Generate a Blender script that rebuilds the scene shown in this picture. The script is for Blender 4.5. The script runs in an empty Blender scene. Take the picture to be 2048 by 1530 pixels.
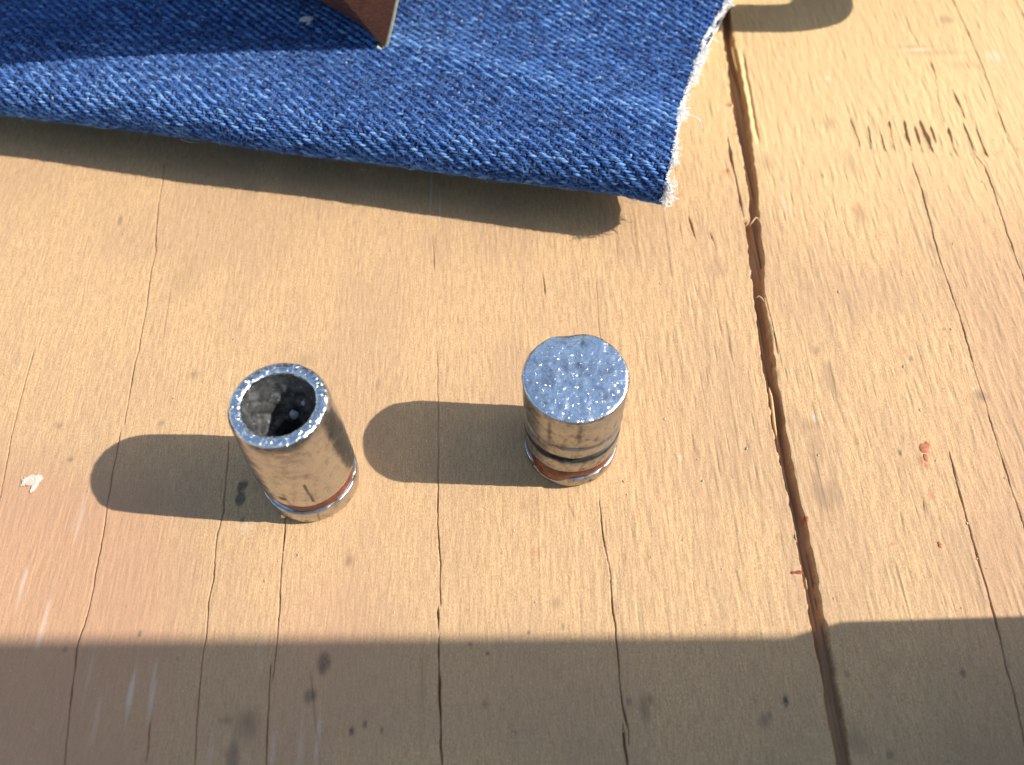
import bpy, math
import numpy as np
from mathutils import Vector

SC = bpy.context.scene
COL = SC.collection
MM = 0.001                      # everything below is measured in millimetres
rng = np.random.default_rng(7)

# ------------------------------------------------------------------ camera
CAM_H, CAM_TILT, CAM_ROLL, FPX = 100.534, math.radians(58.407), math.radians(-1.813), 1818.2
CAM_P = np.array([0.0, -CAM_H / math.tan(CAM_TILT), CAM_H])
_fw = np.array([0, math.cos(CAM_TILT), -math.sin(CAM_TILT)])
_rt0 = np.array([1.0, 0, 0]); _up0 = np.cross(_rt0, _fw)
_c, _s = math.cos(CAM_ROLL), math.sin(CAM_ROLL)
_rt, _up = _c * _rt0 + _s * _up0, -_s * _rt0 + _c * _up0
cam_d = bpy.data.cameras.new('camera')
cam = bpy.data.objects.new('camera', cam_d); COL.objects.link(cam)
from mathutils import Matrix
cam.matrix_world = Matrix(((_rt[0], _up[0], -_fw[0], CAM_P[0] * MM), (_rt[1], _up[1], -_fw[1], CAM_P[1] * MM),
                           (_rt[2], _up[2], -_fw[2], CAM_P[2] * MM), (0, 0, 0, 1)))
cam_d.sensor_fit = 'HORIZONTAL'; cam_d.sensor_width = 36.0
cam_d.lens = FPX / 2048 * 36.0
cam_d.clip_start = 0.002; cam_d.clip_end = 50
cam_d.dof.use_dof = True
cam_d.dof.focus_distance = 0.112
cam_d.dof.aperture_fstop = cam_d.lens / 1.25
SC.camera = cam

# ------------------------------------------------------------------ sky and sun
EL, AZ = math.radians(39.6), math.radians(-5.0)
SUN = Vector((math.cos(EL) * math.cos(AZ), math.cos(EL) * math.sin(AZ), math.sin(EL)))
W = bpy.data.worlds.new('World'); SC.world = W; W.use_nodes = True
nt = W.node_tree
sky = nt.nodes.new('ShaderNodeTexSky'); sky.sky_type = 'NISHITA'; sky.sun_disc = False
sky.sun_elevation = EL; sky.sun_rotation = math.radians(90) - AZ
sky.air_density = 1.5; sky.dust_density = 1.8; sky.ozone_density = 3.0
nt.links.new(sky.outputs[0], nt.nodes['Background'].inputs[0])
nt.nodes['Background'].inputs[1].default_value = 0.112
sd = bpy.data.lights.new('sun', 'SUN'); sd.energy = 4.2; sd.angle = math.radians(0.53); sd.color = (1.0, 0.965, 0.91)
so = bpy.data.objects.new('sun', sd); COL.objects.link(so)
so.rotation_euler = SUN.to_track_quat('Z', 'Y').to_euler(); so.location = (0.3, 0, 0.4)
SC.view_settings.view_transform = 'Standard'; SC.view_settings.look = 'None'
SC.view_settings.exposure = 0.77; SC.view_settings.gamma = 1.0
SC.view_settings.use_curve_mapping = False
SC.cycles.sample_clamp_indirect = 6.0
SC.cycles.max_bounces = 5

# ------------------------------------------------------------------ helpers
def at(u, v, z=0.0):
    """photo position -> point in the place at height z (mm)"""
    d = _fw + _rt * (u - 1024) / FPX - _up * (v - 765) / FPX
    return CAM_P + d * ((z - CAM_P[2]) / d[2])

def _hash(i, j, seed):
    n = (i.astype(np.int64) * 374761393 + j.astype(np.int64) * 668265263 + seed * 974634777) & 0xffffffff
    n = ((n ^ (n >> 13)) * 1274126177) & 0xffffffff
    n = (n ^ (n >> 16)) & 0xffffffff
    return n / 4294967295.0

def vn(x, y, seed=0):
    """value noise, 0..1"""
    x = np.asarray(x, float); y = np.asarray(y, float)
    x, y = np.broadcast_arrays(x, y)
    xi = np.floor(x); yi = np.floor(y); fx = x - xi; fy = y - yi
    fx = fx * fx * (3 - 2 * fx); fy = fy * fy * (3 - 2 * fy)
    a = _hash(xi, yi, seed); b = _hash(xi + 1, yi, seed); c = _hash(xi, yi + 1, seed); d = _hash(xi + 1, yi + 1, seed)
    return (a * (1 - fx) + b * fx) * (1 - fy) + (c * (1 - fx) + d * fx) * fy

def sstep(a, b, x):
    t = np.clip((x - a) / (b - a), 0, 1); return t * t * (3 - 2 * t)

def mesh(name, verts, faces, mat, parent=None, smooth=True, attrs=None, quads=True):
    """verts (n,3) mm, faces (m,k) int -> one linked mesh object"""
    verts = np.asarray(verts, np.float32) * MM
    faces = np.asarray(faces, np.int32)
    me = bpy.data.meshes.new(name)
    k = faces.shape[1]
    me.vertices.add(len(verts)); me.vertices.foreach_set('co', verts.ravel())
    me.loops.add(faces.size); me.loops.foreach_set('vertex_index', faces.ravel())
    me.polygons.add(len(faces)); me.polygons.foreach_set('loop_start', np.arange(0, faces.size, k, dtype=np.int32))
    me.update(calc_edges=True)
    me.polygons.foreach_set('use_smooth', np.full(len(faces), smooth, bool))
    for an, av in (attrs or {}).items():
        a = me.attributes.new(an, 'FLOAT', 'POINT'); a.data.foreach_set('value', np.asarray(av, np.float32).ravel())
    me.validate(); me.update()
    me.materials.append(mat)
    o = bpy.data.objects.new(name, me); COL.objects.link(o)
    if parent: o.parent = parent
    return o

def grid_faces(nr, nc, wrap=False):
    i = np.arange(nr - 1)[:, None]; j = np.arange(nc if wrap else nc - 1)[None, :]
    j2 = (j + 1) % nc
    return np.stack([i * nc + j, i * nc + j2, (i + 1) * nc + j2, (i + 1) * nc + j], -1).reshape(-1, 4)

def tubes(P, Rr, sides=3):
    """P (n,k,3) polylines, Rr (n,k) radii -> verts, quad faces"""
    P = np.asarray(P, float); n, k, _ = P.shape
    T = np.gradient(P, axis=1); T /= np.linalg.norm(T, axis=2, keepdims=True) + 1e-9
    ref = np.where(np.abs(T[..., 2:3]) > .85, np.array([1., 0, 0]), np.array([0, 0, 1.]))
    A = np.cross(T, ref); A /= np.linalg.norm(A, axis=2, keepdims=True) + 1e-9
    B = np.cross(T, A)
    an = np.arange(sides) * 2 * np.pi / sides
    V = P[:, :, None, :] + Rr[:, :, None, None] * (A[:, :, None, :] * np.cos(an)[:, None] + B[:, :, None, :] * np.sin(an)[:, None])
    f1 = grid_faces(k, sides, True)
    F = (f1[None] + (np.arange(n) * k * sides)[:, None, None]).reshape(-1, 4)
    return V.reshape(-1, 3), F

def empty(name, loc, label, cat, group=None):
    o = bpy.data.objects.new(name, None); COL.objects.link(o)
    o.empty_display_size = 0.004
    o.location = [c * MM for c in loc]
    o['label'] = label; o['category'] = cat
    if group: o['group'] = group
    return o

def tag(o, label, cat, group=None):
    o['label'] = label; o['category'] = cat
    if group: o['group'] = group
    return o

class Mat:
    """small node builder; coordinates are object space in mm"""
    def __init__(s, name):
        s.m = bpy.data.materials.new(name); s.m.use_nodes = True
        s.t = s.m.node_tree; s.b = s.t.nodes['Principled BSDF']
        tc = s.t.nodes.new('ShaderNodeTexCoord'); s.co = s.mapping(tc.outputs['Object'], (1000, 1000, 1000))
    def n(s, ty, **kw):
        nd = s.t.nodes.new(ty)
        for k, v in kw.items(): setattr(nd, k, v)
        return nd
    def put(s, sock, v):
        if hasattr(v, 'links') or hasattr(v, 'is_linked'): s.t.links.new(v, sock)
        else: sock.default_value = v
    def mapping(s, src, scale=(1, 1, 1), rot=(0, 0, 0), loc=(0, 0, 0)):
        m = s.n('ShaderNodeMapping'); s.put(m.inputs['Vector'], src)
        m.inputs['Scale'].default_value = scale; m.inputs['Rotation'].default_value = rot; m.inputs['Location'].default_value = loc
        return m.outputs[0]
    def noise(s, scale=1, stretch=(1, 1, 1), detail=4, rough=.55, rot=(0, 0, 0), loc=(0, 0, 0), dist=0):
        nd = s.n('ShaderNodeTexNoise'); s.put(nd.inputs['Vector'], s.mapping(s.co, stretch, rot, loc))
        nd.inputs['Scale'].default_value = scale; nd.inputs['Detail'].default_value = detail
        nd.inputs['Roughness'].default_value = rough; nd.inputs['Distortion'].default_value = dist
        return nd.outputs['Fac']
    def voro(s, scale=1, stretch=(1, 1, 1), feature='F1', rnd=1):
        nd = s.n('ShaderNodeTexVoronoi', feature=feature); s.put(nd.inputs['Vector'], s.mapping(s.co, stretch))
        nd.inputs['Scale'].default_value = scale; nd.inputs['Randomness'].default_value = rnd
        return nd
    def ramp(s, fac, stops, interp='LINEAR'):
        r = s.n('ShaderNodeValToRGB'); r.color_ramp.interpolation = interp
        e = r.color_ramp.elements
        while len(e) < len(stops): e.new(.5)
        for q, (p, c) in zip(e, stops):
            q.position = p; q.color = c if len(c) == 4 else (*c, 1)
        s.put(r.inputs[0], fac); return r.outputs[0]
    def mix(s, fac, a, b, mode='MIX'):
        m = s.n('ShaderNodeMix', data_type='RGBA', blend_type=mode)
        s.put(m.inputs[0], fac)
        for k, v in ((6, a), (7, b)):
            s.put(m.inputs[k], (*v, 1) if isinstance(v, tuple) and len(v) == 3 else v)
        return m.outputs[2]
    def math(s, op, a, b=0.0, clamp=False):
        m = s.n('ShaderNodeMath', operation=op, use_clamp=clamp); s.put(m.inputs[0], a); s.put(m.inputs[1], b); return m.outputs[0]
    def attr(s, name):
        return s.n('ShaderNodeAttribute', attribute_name=name).outputs['Fac']
    def bump(s, h, strength=1, dist=.1, prev=None):
        b = s.n('ShaderNodeBump'); b.inputs['Strength'].default_value = strength; b.inputs['Distance'].default_value = dist * MM
        s.put(b.inputs['Height'], h)
        if prev: s.put(b.inputs['Normal'], prev)
        return b.outputs[0]
    def set(s, **kw):
        for k, v in kw.items(): s.put(s.b.inputs[k.replace('_', ' ')], v)
        return s.m

# ------------------------------------------------------------------ materials
def g1(v): return (v, v, v)

def mat_wood():
    m = Mat('weathered plywood')
    fine = m.noise(1, (4.6, .55, 1), 4, .66)
    fib = m.noise(1, (9.0, 3.2, 1), 3, .7, loc=(3, 7, 0))
    c = m.ramp(fine, [(.28, (.365, .208, .098)), (.5, (.50, .308, .150)), (.72, (.60, .395, .208))])
    c = m.mix(m.ramp(fib, [(.36, g1(.42)), (.5, g1(0))]), c, (.30, .175, .085))
    c = m.mix(m.ramp(fib, [(.5, g1(0)), (.66, g1(.6))]), c, (.72, .50, .285))
    c = m.mix(m.math('MULTIPLY', m.attr('tint'), .36), c, (.36, .226, .135))
    c = m.mix(m.math('MULTIPLY', m.attr('pink'), .62), c, (.44, .235, .14))
    c = m.mix(m.math('MULTIPLY', m.attr('yellow'), .5), c, (.68, .47, .22))
    c = m.mix(m.math('MULTIPLY', m.attr('deep'), .75), c, (.37, .205, .105))
    sp = m.noise(1.9, (1, .55, 1), 2, .5, loc=(9, 2, 0))
    c = m.mix(m.ramp(sp, [(.70, g1(0)), (.76, g1(.45))]), c, (.20, .13, .08))
    c = m.mix(m.math('MULTIPLY', m.attr('pale'), .42), c, (.72, .63, .53))
    brk = m.ramp(fib, [(.36, g1(.35)), (.6, g1(1))])
    c = m.mix(m.math('MULTIPLY', m.attr('dark'), brk), c, (.035, .032, .036))
    c = m.mix(m.math('MULTIPLY', m.attr('red'), .85), c, (.30, .055, .02))
    h = m.math('ADD', m.math('MULTIPLY', fine, .8), m.math('MULTIPLY', m.noise(1, (8, 3.4, 1), 3, .7, loc=(1, 4, 2)), .9))
    h = m.math('ADD', h, m.math('MULTIPLY', m.noise(5.5, (1, .5, 1), 2, .6), .5))
    b = m.bump(h, .5, .07)
    return m.set(Base_Color=c, Normal=b, Roughness=.72, Specular_IOR_Level=.25)

def mat_lead(name, tone=(.63, .60, .55), dirt_dark=.35, rough=.20):
    m = Mat(name)
    n1 = m.noise(.55, (1, 1, 1.4), 4, .6)
    lat = m.noise(1, (.4, .4, 9), 3, .6)
    scr = m.noise(1, (4.5, 4.5, .35), 3, .7, loc=(2, 9, 4))
    blot = m.noise(.8, (1, 1, .8), 5, .7, loc=(7, 1, 3))
    c = m.mix(m.ramp(blot, [(.48, g1(0)), (.64, g1(dirt_dark))]), tone, (.17, .15, .125))
    c = m.mix(m.ramp(scr, [(.64, g1(0)), (.72, g1(dirt_dark))]), c, (.10, .09, .085))
    c = m.mix(m.math('MULTIPLY', m.attr('dirt_dark'), .9), c, (.035, .032, .03))
    r = m.ramp(n1, [(.3, g1(rough * .65)), (.72, g1(rough * 1.6))])
    r = m.math('ADD', r, m.math('MULTIPLY', m.attr('dirt_dark'), .35))
    b = m.bump(n1, .25, .15)
    b = m.bump(lat, .14, .03, b)
    b = m.bump(m.noise(4, (1, 1, .6), 3, .6), .18, .03, b)
    return m.set(Base_Color=c, Metallic=1.0, Roughness=r, Normal=b)

def mat_cutface():
    m = Mat('rough cut bright lead')
    a = m.noise(1, (.30, 5.2, 1), 3, .55, rot=(0, 0, math.radians(-28)))
    b2 = m.noise(1, (3.4, .7, 1), 3, .6, rot=(0, 0, math.radians(-12)))
    pit = m.noise(4.2, (1, 1, 1), 3, .65)
    c = m.mix(m.ramp(pit, [(.58, g1(0)), (.70, g1(.6))]), (.86, .88, .90), (.25, .23, .23))
    c = m.mix(m.ramp(m.noise(.55, (1, 1, 1), 4, .7, loc=(4, 4, 1)), [(.52, g1(0)), (.68, g1(.65))]), c, (.30, .27, .25))
    nick = m.ramp(m.noise(2.7, (1, 1, 1), 2, .5, loc=(6, 2, 8)), [(.63, g1(0)), (.74, g1(1))])
    n = m.bump(a, .75, .10)
    n = m.bump(b2, .35, .05, n)
    n = m.bump(pit, .35, .05, n)
    n = m.bump(nick, .55, .08, n)
    return m.set(Base_Color=c, Metallic=1.0, Roughness=m.ramp(pit, [(.35, g1(.14)), (.7, g1(.32))]), Normal=n)

def mat_rim():
    m = Mat('hammered bright lead rim')
    pit = m.noise(2.9, (1, 1, 1), 3, .6)
    n = m.bump(pit, .45, .16)
    n = m.bump(m.ramp(m.noise(2.2, (1, 1, 1), 2, .5, loc=(6, 2, 8)), [(.57, g1(0)), (.72, g1(1))]), .7, .14, n)
    n = m.bump(m.noise(6, (1, 1, 1), 2, .6), .2, .03, n)
    return m.set(Base_Color=(.80, .80, .79, 1), Metallic=1.0, Roughness=.16, Normal=n)

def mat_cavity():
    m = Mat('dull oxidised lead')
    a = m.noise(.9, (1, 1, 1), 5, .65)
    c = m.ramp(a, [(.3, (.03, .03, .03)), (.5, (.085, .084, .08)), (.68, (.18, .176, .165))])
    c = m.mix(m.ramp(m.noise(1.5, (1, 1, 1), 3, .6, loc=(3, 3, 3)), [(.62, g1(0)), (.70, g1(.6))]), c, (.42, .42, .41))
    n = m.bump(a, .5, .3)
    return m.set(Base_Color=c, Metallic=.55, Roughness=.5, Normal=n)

def mat_wax():
    m = Mat('red brown wax')
    a = m.noise(1.1, (1, 1, 1), 4, .6)
    c = m.ramp(a, [(.32, (.04, .008, .006)), (.5, (.12, .021, .010)), (.7, (.23, .05, .02))])
    return m.set(Base_Color=c, Roughness=.32, Normal=m.bump(a, .4, .15), Subsurface_Weight=.15,
                 Subsurface_Radius=(.4, .12, .05), Subsurface_Scale=.0006)

def mat_warp():
    m = Mat('indigo warp yarn')
    t = m.attr('tone')
    tw = m.noise(6, (1, 1, 1), 3, .65)
    t2 = m.math('ADD', t, m.math('MULTIPLY', m.math('SUBTRACT', tw, .5), .75))
    c = m.ramp(t2, [(.05, (.012, .034, .115)), (.40, (.027, .088, .285)), (.72, (.065, .185, .47)), (.98, (.175, .34, .62))])
    return m.set(Base_Color=c, Roughness=.85, Normal=m.bump(tw, .8, .06), Specular_IOR_Level=.15,
                 Sheen_Weight=.12, Sheen_Roughness=.5)

def mat_weft():
    m = Mat('pale weft yarn')
    t = m.attr('tone')
    c = m.ramp(t, [(.0, (.012, .028, .09)), (.55, (.05, .09, .22)), (.86, (.17, .22, .36)), (1, (.36, .39, .50))])
    return m.set(Base_Color=c, Roughness=.9, Specular_IOR_Level=.1)

def mat_plain(name, col, rough=.8, metal=0.0, spec=.2, var=.25, scale=1.0, bump=.3):
    m = Mat(name)
    a = m.noise(scale, (1, 1, 1), 4, .6)
    lo = tuple(v * (1 - var) for v in col); hi = tuple(min(1, v * (1 + var)) for v in col)
    return m.set(Base_Color=m.ramp(a, [(.3, lo), (.7, hi)]), Roughness=rough, Metallic=metal,
                 Specular_IOR_Level=spec, Normal=m.bump(a, bump, .1))

def mat_handle():
    m = Mat('oiled brown wood')
    a = m.noise(1, (1.2, 1.2, 6), 4, .6, rot=(0, math.radians(40), 0))
    f = m.noise(5, (1, 1, 1), 4, .7)
    c = m.ramp(a, [(.3, (.055, .019, .010)), (.55, (.105, .040, .021)), (.75, (.16, .066, .034))])
    n = m.bump(f, .9, .12); n = m.bump(a, .3, .1, n)
    return m.set(Base_Color=c, Roughness=.55, Normal=n, Specular_IOR_Level=.3)

M_WOOD = mat_wood(); M_WAX = mat_wax(); M_WARP = mat_warp(); M_WEFT = mat_weft()
M_SHEET = mat_plain('dark indigo cloth ground', (.014, .034, .105), .95, spec=.05, scale=3)
M_WHITE = mat_plain('raw white cotton', (.82, .81, .79), .95, spec=.05, var=.08, scale=1.5, bump=0.0)
M_FUZZ = mat_plain('blue grey cotton fuzz', (.14, .25, .46), .95, spec=.05, scale=.8, var=.5)
M_LINT = mat_plain('grey pink lint', (.66, .52, .43), .95, spec=.05, scale=2, var=.10)

# ------------------------------------------------------------------ plywood
def polyline(pts):
    w = np.array([at(u, v)[:2] for u, v in pts]); w = w[np.argsort(w[:, 1])]
    return w

def build_plywood():
    xs = np.r_[-420, -300, -220, -160, -125, -105, np.arange(-92, 92.01, .075), 105, 125, 160, 220, 300, 420]
    ys = np.r_[-420, -300, -220, -160, -110, -80, -62, np.arange(-51, 92.01, .36), 105, 125, 160, 220, 300, 420]
    X, Y = np.meshgrid(xs, ys)
    nr, nc = X.shape
    # slightly wandering grain
    gx = X + 1.2 * (vn(X / 40, Y / 60, 3) - .5) + .35 * (vn(X / 6, Y / 14, 4) - .5)
    right = sstep(-15, 25, X)
    gw = gx + .5 * (vn(X / 1.6, Y / 2.4, 24) - .5)
    H = (.025 + .045 * right) * (vn(gw / .62, Y / 2.7, 11) - .5) + .03 * right * (vn(gw / .33, Y / 1.5, 14) - .5) + .035 * (vn(gx / .26, Y / 1.8, 12) - .5) + .10 * (vn(X / 7, Y / 22, 13) - .5)
    # torn grain: small lifted fibres and pits, stronger to the right
    pit = vn(gx / .42, Y / 3.4, 21); H -= (.015 + .05 * right * sstep(.35, .7, vn(X / 9, Y / 13, 23))) * sstep(.78, .95, pit)
    lift = vn(gx / .7, Y / 5.0, 22); H += (.012 + .035 * right) * sstep(.70, .95, lift)
    H = np.minimum(H, .10)
    jag = lambda y, s, a, f: a * (vn(y / f, 0 * y + 3.7, s) - .5) * 2
    deep = np.zeros_like(X)
    # --- the wide split: left and right edge
    L = [(0, 1437), (60, 1446), (100, 1451), (160, 1458), (220, 1467), (260, 1473), (300, 1483), (350, 1492), (400, 1497), (436, 1499), (442, 1487),
         (480, 1494), (520, 1499), (560, 1502), (600, 1509), (650, 1513), (700, 1520), (750, 1528), (800, 1537), (850, 1546), (900, 1554), (950, 1566),
         (1000, 1577), (1050, 1586), (1100, 1594), (1150, 1604), (1200, 1614), (1250, 1622), (1300, 1632), (1350, 1640), (1400, 1648), (1450, 1656), (1540, 1674)]
    Rr = [(0, 1456), (60, 1464), (100, 1472), (160, 1484), (220, 1493), (260, 1498), (300, 1506), (350, 1512), (400, 1516), (436, 1517), (442, 1518),
          (480, 1524), (520, 1528), (560, 1526), (600, 1527), (650, 1537), (700, 1546), (750, 1554), (800, 1561), (850, 1569), (900, 1577), (950, 1589),
          (1000, 1601), (1050, 1613), (1100, 1624), (1150, 1634), (1200, 1643), (1250, 1651), (1300, 1662), (1350, 1672), (1400, 1682), (1450, 1691), (1540, 1707)]
    pl = polyline([(u, v) for v, u in L]); pr = polyline([(u, v) for v, u in Rr])
    lx = np.interp(ys, pl[:, 1], pl[:, 0], left=pl[0, 0] + .0, right=pl[-1, 0]); rx = np.interp(ys, pr[:, 1], pr[:, 0])
    lx = lx + jag(ys, 31, .16, .9) + jag(ys, 32, .05, .4) + jag(ys, 35, .12, 4); rx = rx + jag(ys, 33, .15, 1.1) + jag(ys, 34, .05, .45) + jag(ys, 36, .12, 5)
    d = np.minimum(X - lx[:, None], rx[:, None] - X)                 # >0 inside
    ins = sstep(-.03, .09, d)
    fl = -1.8 + .7 * (vn(gx / .35, Y / 9, 41) - .5) + .35 * sstep(.35, .75, vn(gx / .9, Y / 11, 42))
    # a slanting ledge part way down the left wall
    led = sstep(.2, .9, vn(0 * X + 5, Y / 9, 43)) * sstep(.55, .15, X - lx[:, None]) * .5
    H = H * (1 - ins) + (fl + led) * ins
    deep = np.maximum(deep, ins)
    # proud sliver on the right lip near the far end, groove behind it
    for (u0, v0), (u1, v1), off, wd, hh in [((1474, 95), (1508, 292), .35, .42, .28), ((1484, 98), (1518, 290), 1.05, .22, -.30), ((1462, 90), (1470, 180), -.55, .2, -.35),
                                            ((1530, 600), (1552, 690), .30, .30, .12)]:
        a, b = at(u0, v0), at(u1, v1)
        yy = np.clip((ys - b[1]) / (a[1] - b[1]), -1, 2)
        xc = b[0] + (a[0] - b[0]) * yy + jag(ys, 51, .10, 1.3)
        m = sstep(-.02, .12, yy) * sstep(1.02, .8, yy)
        w = (np.exp(-((X - xc[:, None]) / wd) ** 2)) * m[:, None] * (1 - ins)
        H += hh * w
    # --- fine cracks: points (photo), half width mm, depth mm
    CR = [([(330, 330), (316, 414), (312, 472), (310, 511), (302, 540), (292, 612), (286, 648), (277, 698), (268, 734), (257, 795), (248, 849)], .09, .5),
          ([(240, 862), (237, 882), (228, 930), (214, 1011)], .17, .9), ([(214, 1011), (206, 1073), (193, 1135)], .11, .6),
          ([(194, 1130), (187, 1172), (175, 1229), (156, 1283), (146, 1361), (138, 1423), (131, 1497), (128, 1540)], .11, .8),
          ([(68, 698), (59, 734), (43, 792), (25, 864), (14, 921), (-2, 1000)], .08, .4),
          ([(458, 880), (447, 1023), (434, 1073), (426, 1163), (416, 1205), (412, 1270), (405, 1312), (397, 1390), (391, 1485), (389, 1540)], .08, .5),
          ([(571, 1030), (567, 1089), (562, 1130), (556, 1262), (545, 1356)], .10, .7), ([(541, 1330), (535, 1435), (531, 1540)], .15, .9),
          ([(877, 930), (875, 1023), (878, 1073), (880, 1130), (879, 1168), (882, 1208)], .10, .7), ([(876, 1215), (878, 1262)], .09, .5),
          ([(877, 1272), (878, 1353), (880, 1435), (884, 1540)], .17, 1.0), ([(874, 700), (876, 820), (877, 940)], .05, .18),
          ([(1198, 1000), (1206, 1073), (1221, 1147), (1225, 1213), (1231, 1254), (1235, 1312), (1239, 1374), (1246, 1415), (1256, 1452), (1258, 1490)], .11, .7),
          ([(1246, 1450), (1250, 1497), (1256, 1540)], .11, .7), ([(1192, 560), (1196, 640), (1206, 720)], .06, .15),
          ([(1824, 326), (1847, 392), (1867, 471), (1879, 518), (1918, 628), (1952, 749), (1969, 796), (1985, 857), (2009, 937), (2036, 1018), (2055, 1080)], .10, .45),
          ([(1898, 904), (1918, 985), (1945, 1079), (1972, 1173), (1992, 1240), (2012, 1328), (2029, 1395), (2046, 1469), (2056, 1520)], .12, .7),
          ([(1895, -20), (1910, 8), (1945, 86), (1965, 133), (1985, 188), (2008, 255), (2020, 282)], .10, .35), ([(2026, -10), (2048, 31), (2060, 60)], .12, .4),
          ([(1953, 314), (1969, 333), (1992, 396), (2012, 459), (2028, 506), (2052, 570)], .14, .7),
          ([(1778, 242), (1783, 270), (1791, 301)], .24, .5), ([(1808, 242), (1814, 272), (1825, 302)], .15, .4), ([(1829, 252), (1839, 284), (1849, 305)], .14, .4),
          ([(1839, 240), (1853, 274), (1867, 304)], .24, .5), ([(1861, 252), (1872, 286)], .11, .3), ([(1896, 256), (1905, 284), (1916, 311)], .22, .45),
          ([(1925, 243), (1937, 272), (1953, 313)], .30, .6), ([(1951, 252), (1965, 288), (1975, 313)], .12, .35), ([(1904, 178), (1917, 206), (1931, 238)], .12, .3),
          ([(1861, 123), (1869, 146), (1873, 162)], .10, .25), ([(1873, 178), (1878, 208), (1889, 247)], .09, .25), ([(1759, 263), (1773, 304)], .10, .3),
          ([(1700, 235), (1722, 296)], .10, .25), ([(1735, 250), (1745, 300)], .09, .22), ([(1455, 275), (1463, 320), (1472, 360), (1488, 436)], .28, .8),
          ([(1530, 590), (1545, 650), (1556, 705)], .13, .6), ([(1540, 770), (1548, 830), (1556, 900)], .12, .5), ([(1085, 545), (1090, 590)], .16, .18),
          ([(1375, 430), (1392, 480)], .16, .2), ([(1420, 465), (1432, 500)], .14, .18), ([(865, 470), (868, 540)], .07, .15), ([(340, 585), (330, 650), (325, 690)], .08, .15),
          ([(300, 1440), (292, 1530)], .06, .2), ([(1132, 1000), (1150, 1040)], .14, .15), ([(1845, 1000), (1852, 1040)], .12, .15), ([(620, 1340), (640, 1530)], .05, .12)]
    for q, (pts, hw, dep) in enumerate(CR):
        p = polyline(pts); y0, y1 = p[0, 1], p[-1, 1]
        ok = np.where((ys > y0) & (ys < y1))[0]
        if len(ok) == 0: continue
        y = ys[ok]
        xc = np.interp(y, p[:, 1], p[:, 0]) + jag(y, 60 + q, .06, 2.2) + jag(y, 160 + q, .05, .7)
        e = np.minimum((y - y0), (y1 - y)); w = (.62 if y1 - y0 > 7 else 1.1) * hw * np.clip(e / (3.0 if y1 - y0 > 7 else 1.0) + .2, 0, 1) * (.20 + 1.25 * vn(y / 2.0, 0 * y + q, 260 + q))
        c0, c1 = np.searchsorted(xs, xc.min() - 1), np.searchsorted(xs, xc.max() + 1)
        sub = np.ix_(ok, np.arange(c0, c1))
        dd = np.abs(X[sub] - xc[:, None]) / np.maximum(w, .055)[:, None]
        k = sstep(1.25, .35, dd)
        H[sub] = np.minimum(H[sub], H[sub] * (1 - k) - dep * k * np.clip(w / hw, .35, 1)[:, None])
        deep[sub] = np.maximum(deep[sub], np.maximum(k, .75 * sstep(2.6, .8, dd)))
    # a torn veneer edge running across the grain
    ed = np.array([at(u, v)[:2] for u, v in [(1540, 296), (1660, 300), (1780, 301), (1870, 307), (1955, 313), (2030, 300)]])
    ye = np.interp(xs, ed[:, 0], ed[:, 1]) + .25 * (vn(xs / .5, 0 * xs, 71) - .5) + .3 * (vn(xs / 1.8, 0 * xs, 72) - .5)
    fade = sstep(ed[0, 0] - 4, ed[0, 0] + 12, xs) * sstep(ed[-1, 0] + 6, ed[-1, 0] - 2, xs)
    H += -.16 * (sstep(.0, .25, Y - ye[None, :]) * np.exp(-np.clip(Y - ye[None, :], 0, 99) / 2.5)) * fade[None, :] * (1 - deep)
    # --- colour differences over the sheet, some streak sheen painted in
    dark = np.zeros_like(X); red = np.zeros_like(X); pale = np.zeros_like(X); pink = np.zeros_like(X); yel = np.zeros_like(X)
    wob = .5 * (vn(X / .8, Y / 1.2, 81) - .5)
    def spot(A, u, v, ru, rv, s, soft=.5, hard=False):
        c = at(u, v); k = 1 / 16.0; ky = 1 / 14.0
        i0, i1 = np.searchsorted(ys, c[1] - 3.2 * rv * ky - 1), np.searchsorted(ys, c[1] + 3.2 * rv * ky + 1)
        j0, j1 = np.searchsorted(xs, c[0] - 3.2 * ru * k - 1), np.searchsorted(xs, c[0] + 3.2 * ru * k + 1)
        sl = np.s_[i0:i1, j0:j1]
        r = np.sqrt(((X[sl] - c[0]) / (ru * k)) ** 2 + ((Y[sl] - c[1]) / (rv * ky)) ** 2) + wob[sl] * 1.1
        A[sl] = np.maximum(A[sl], s * sstep(1 + soft, 1 - soft, r))
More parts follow.
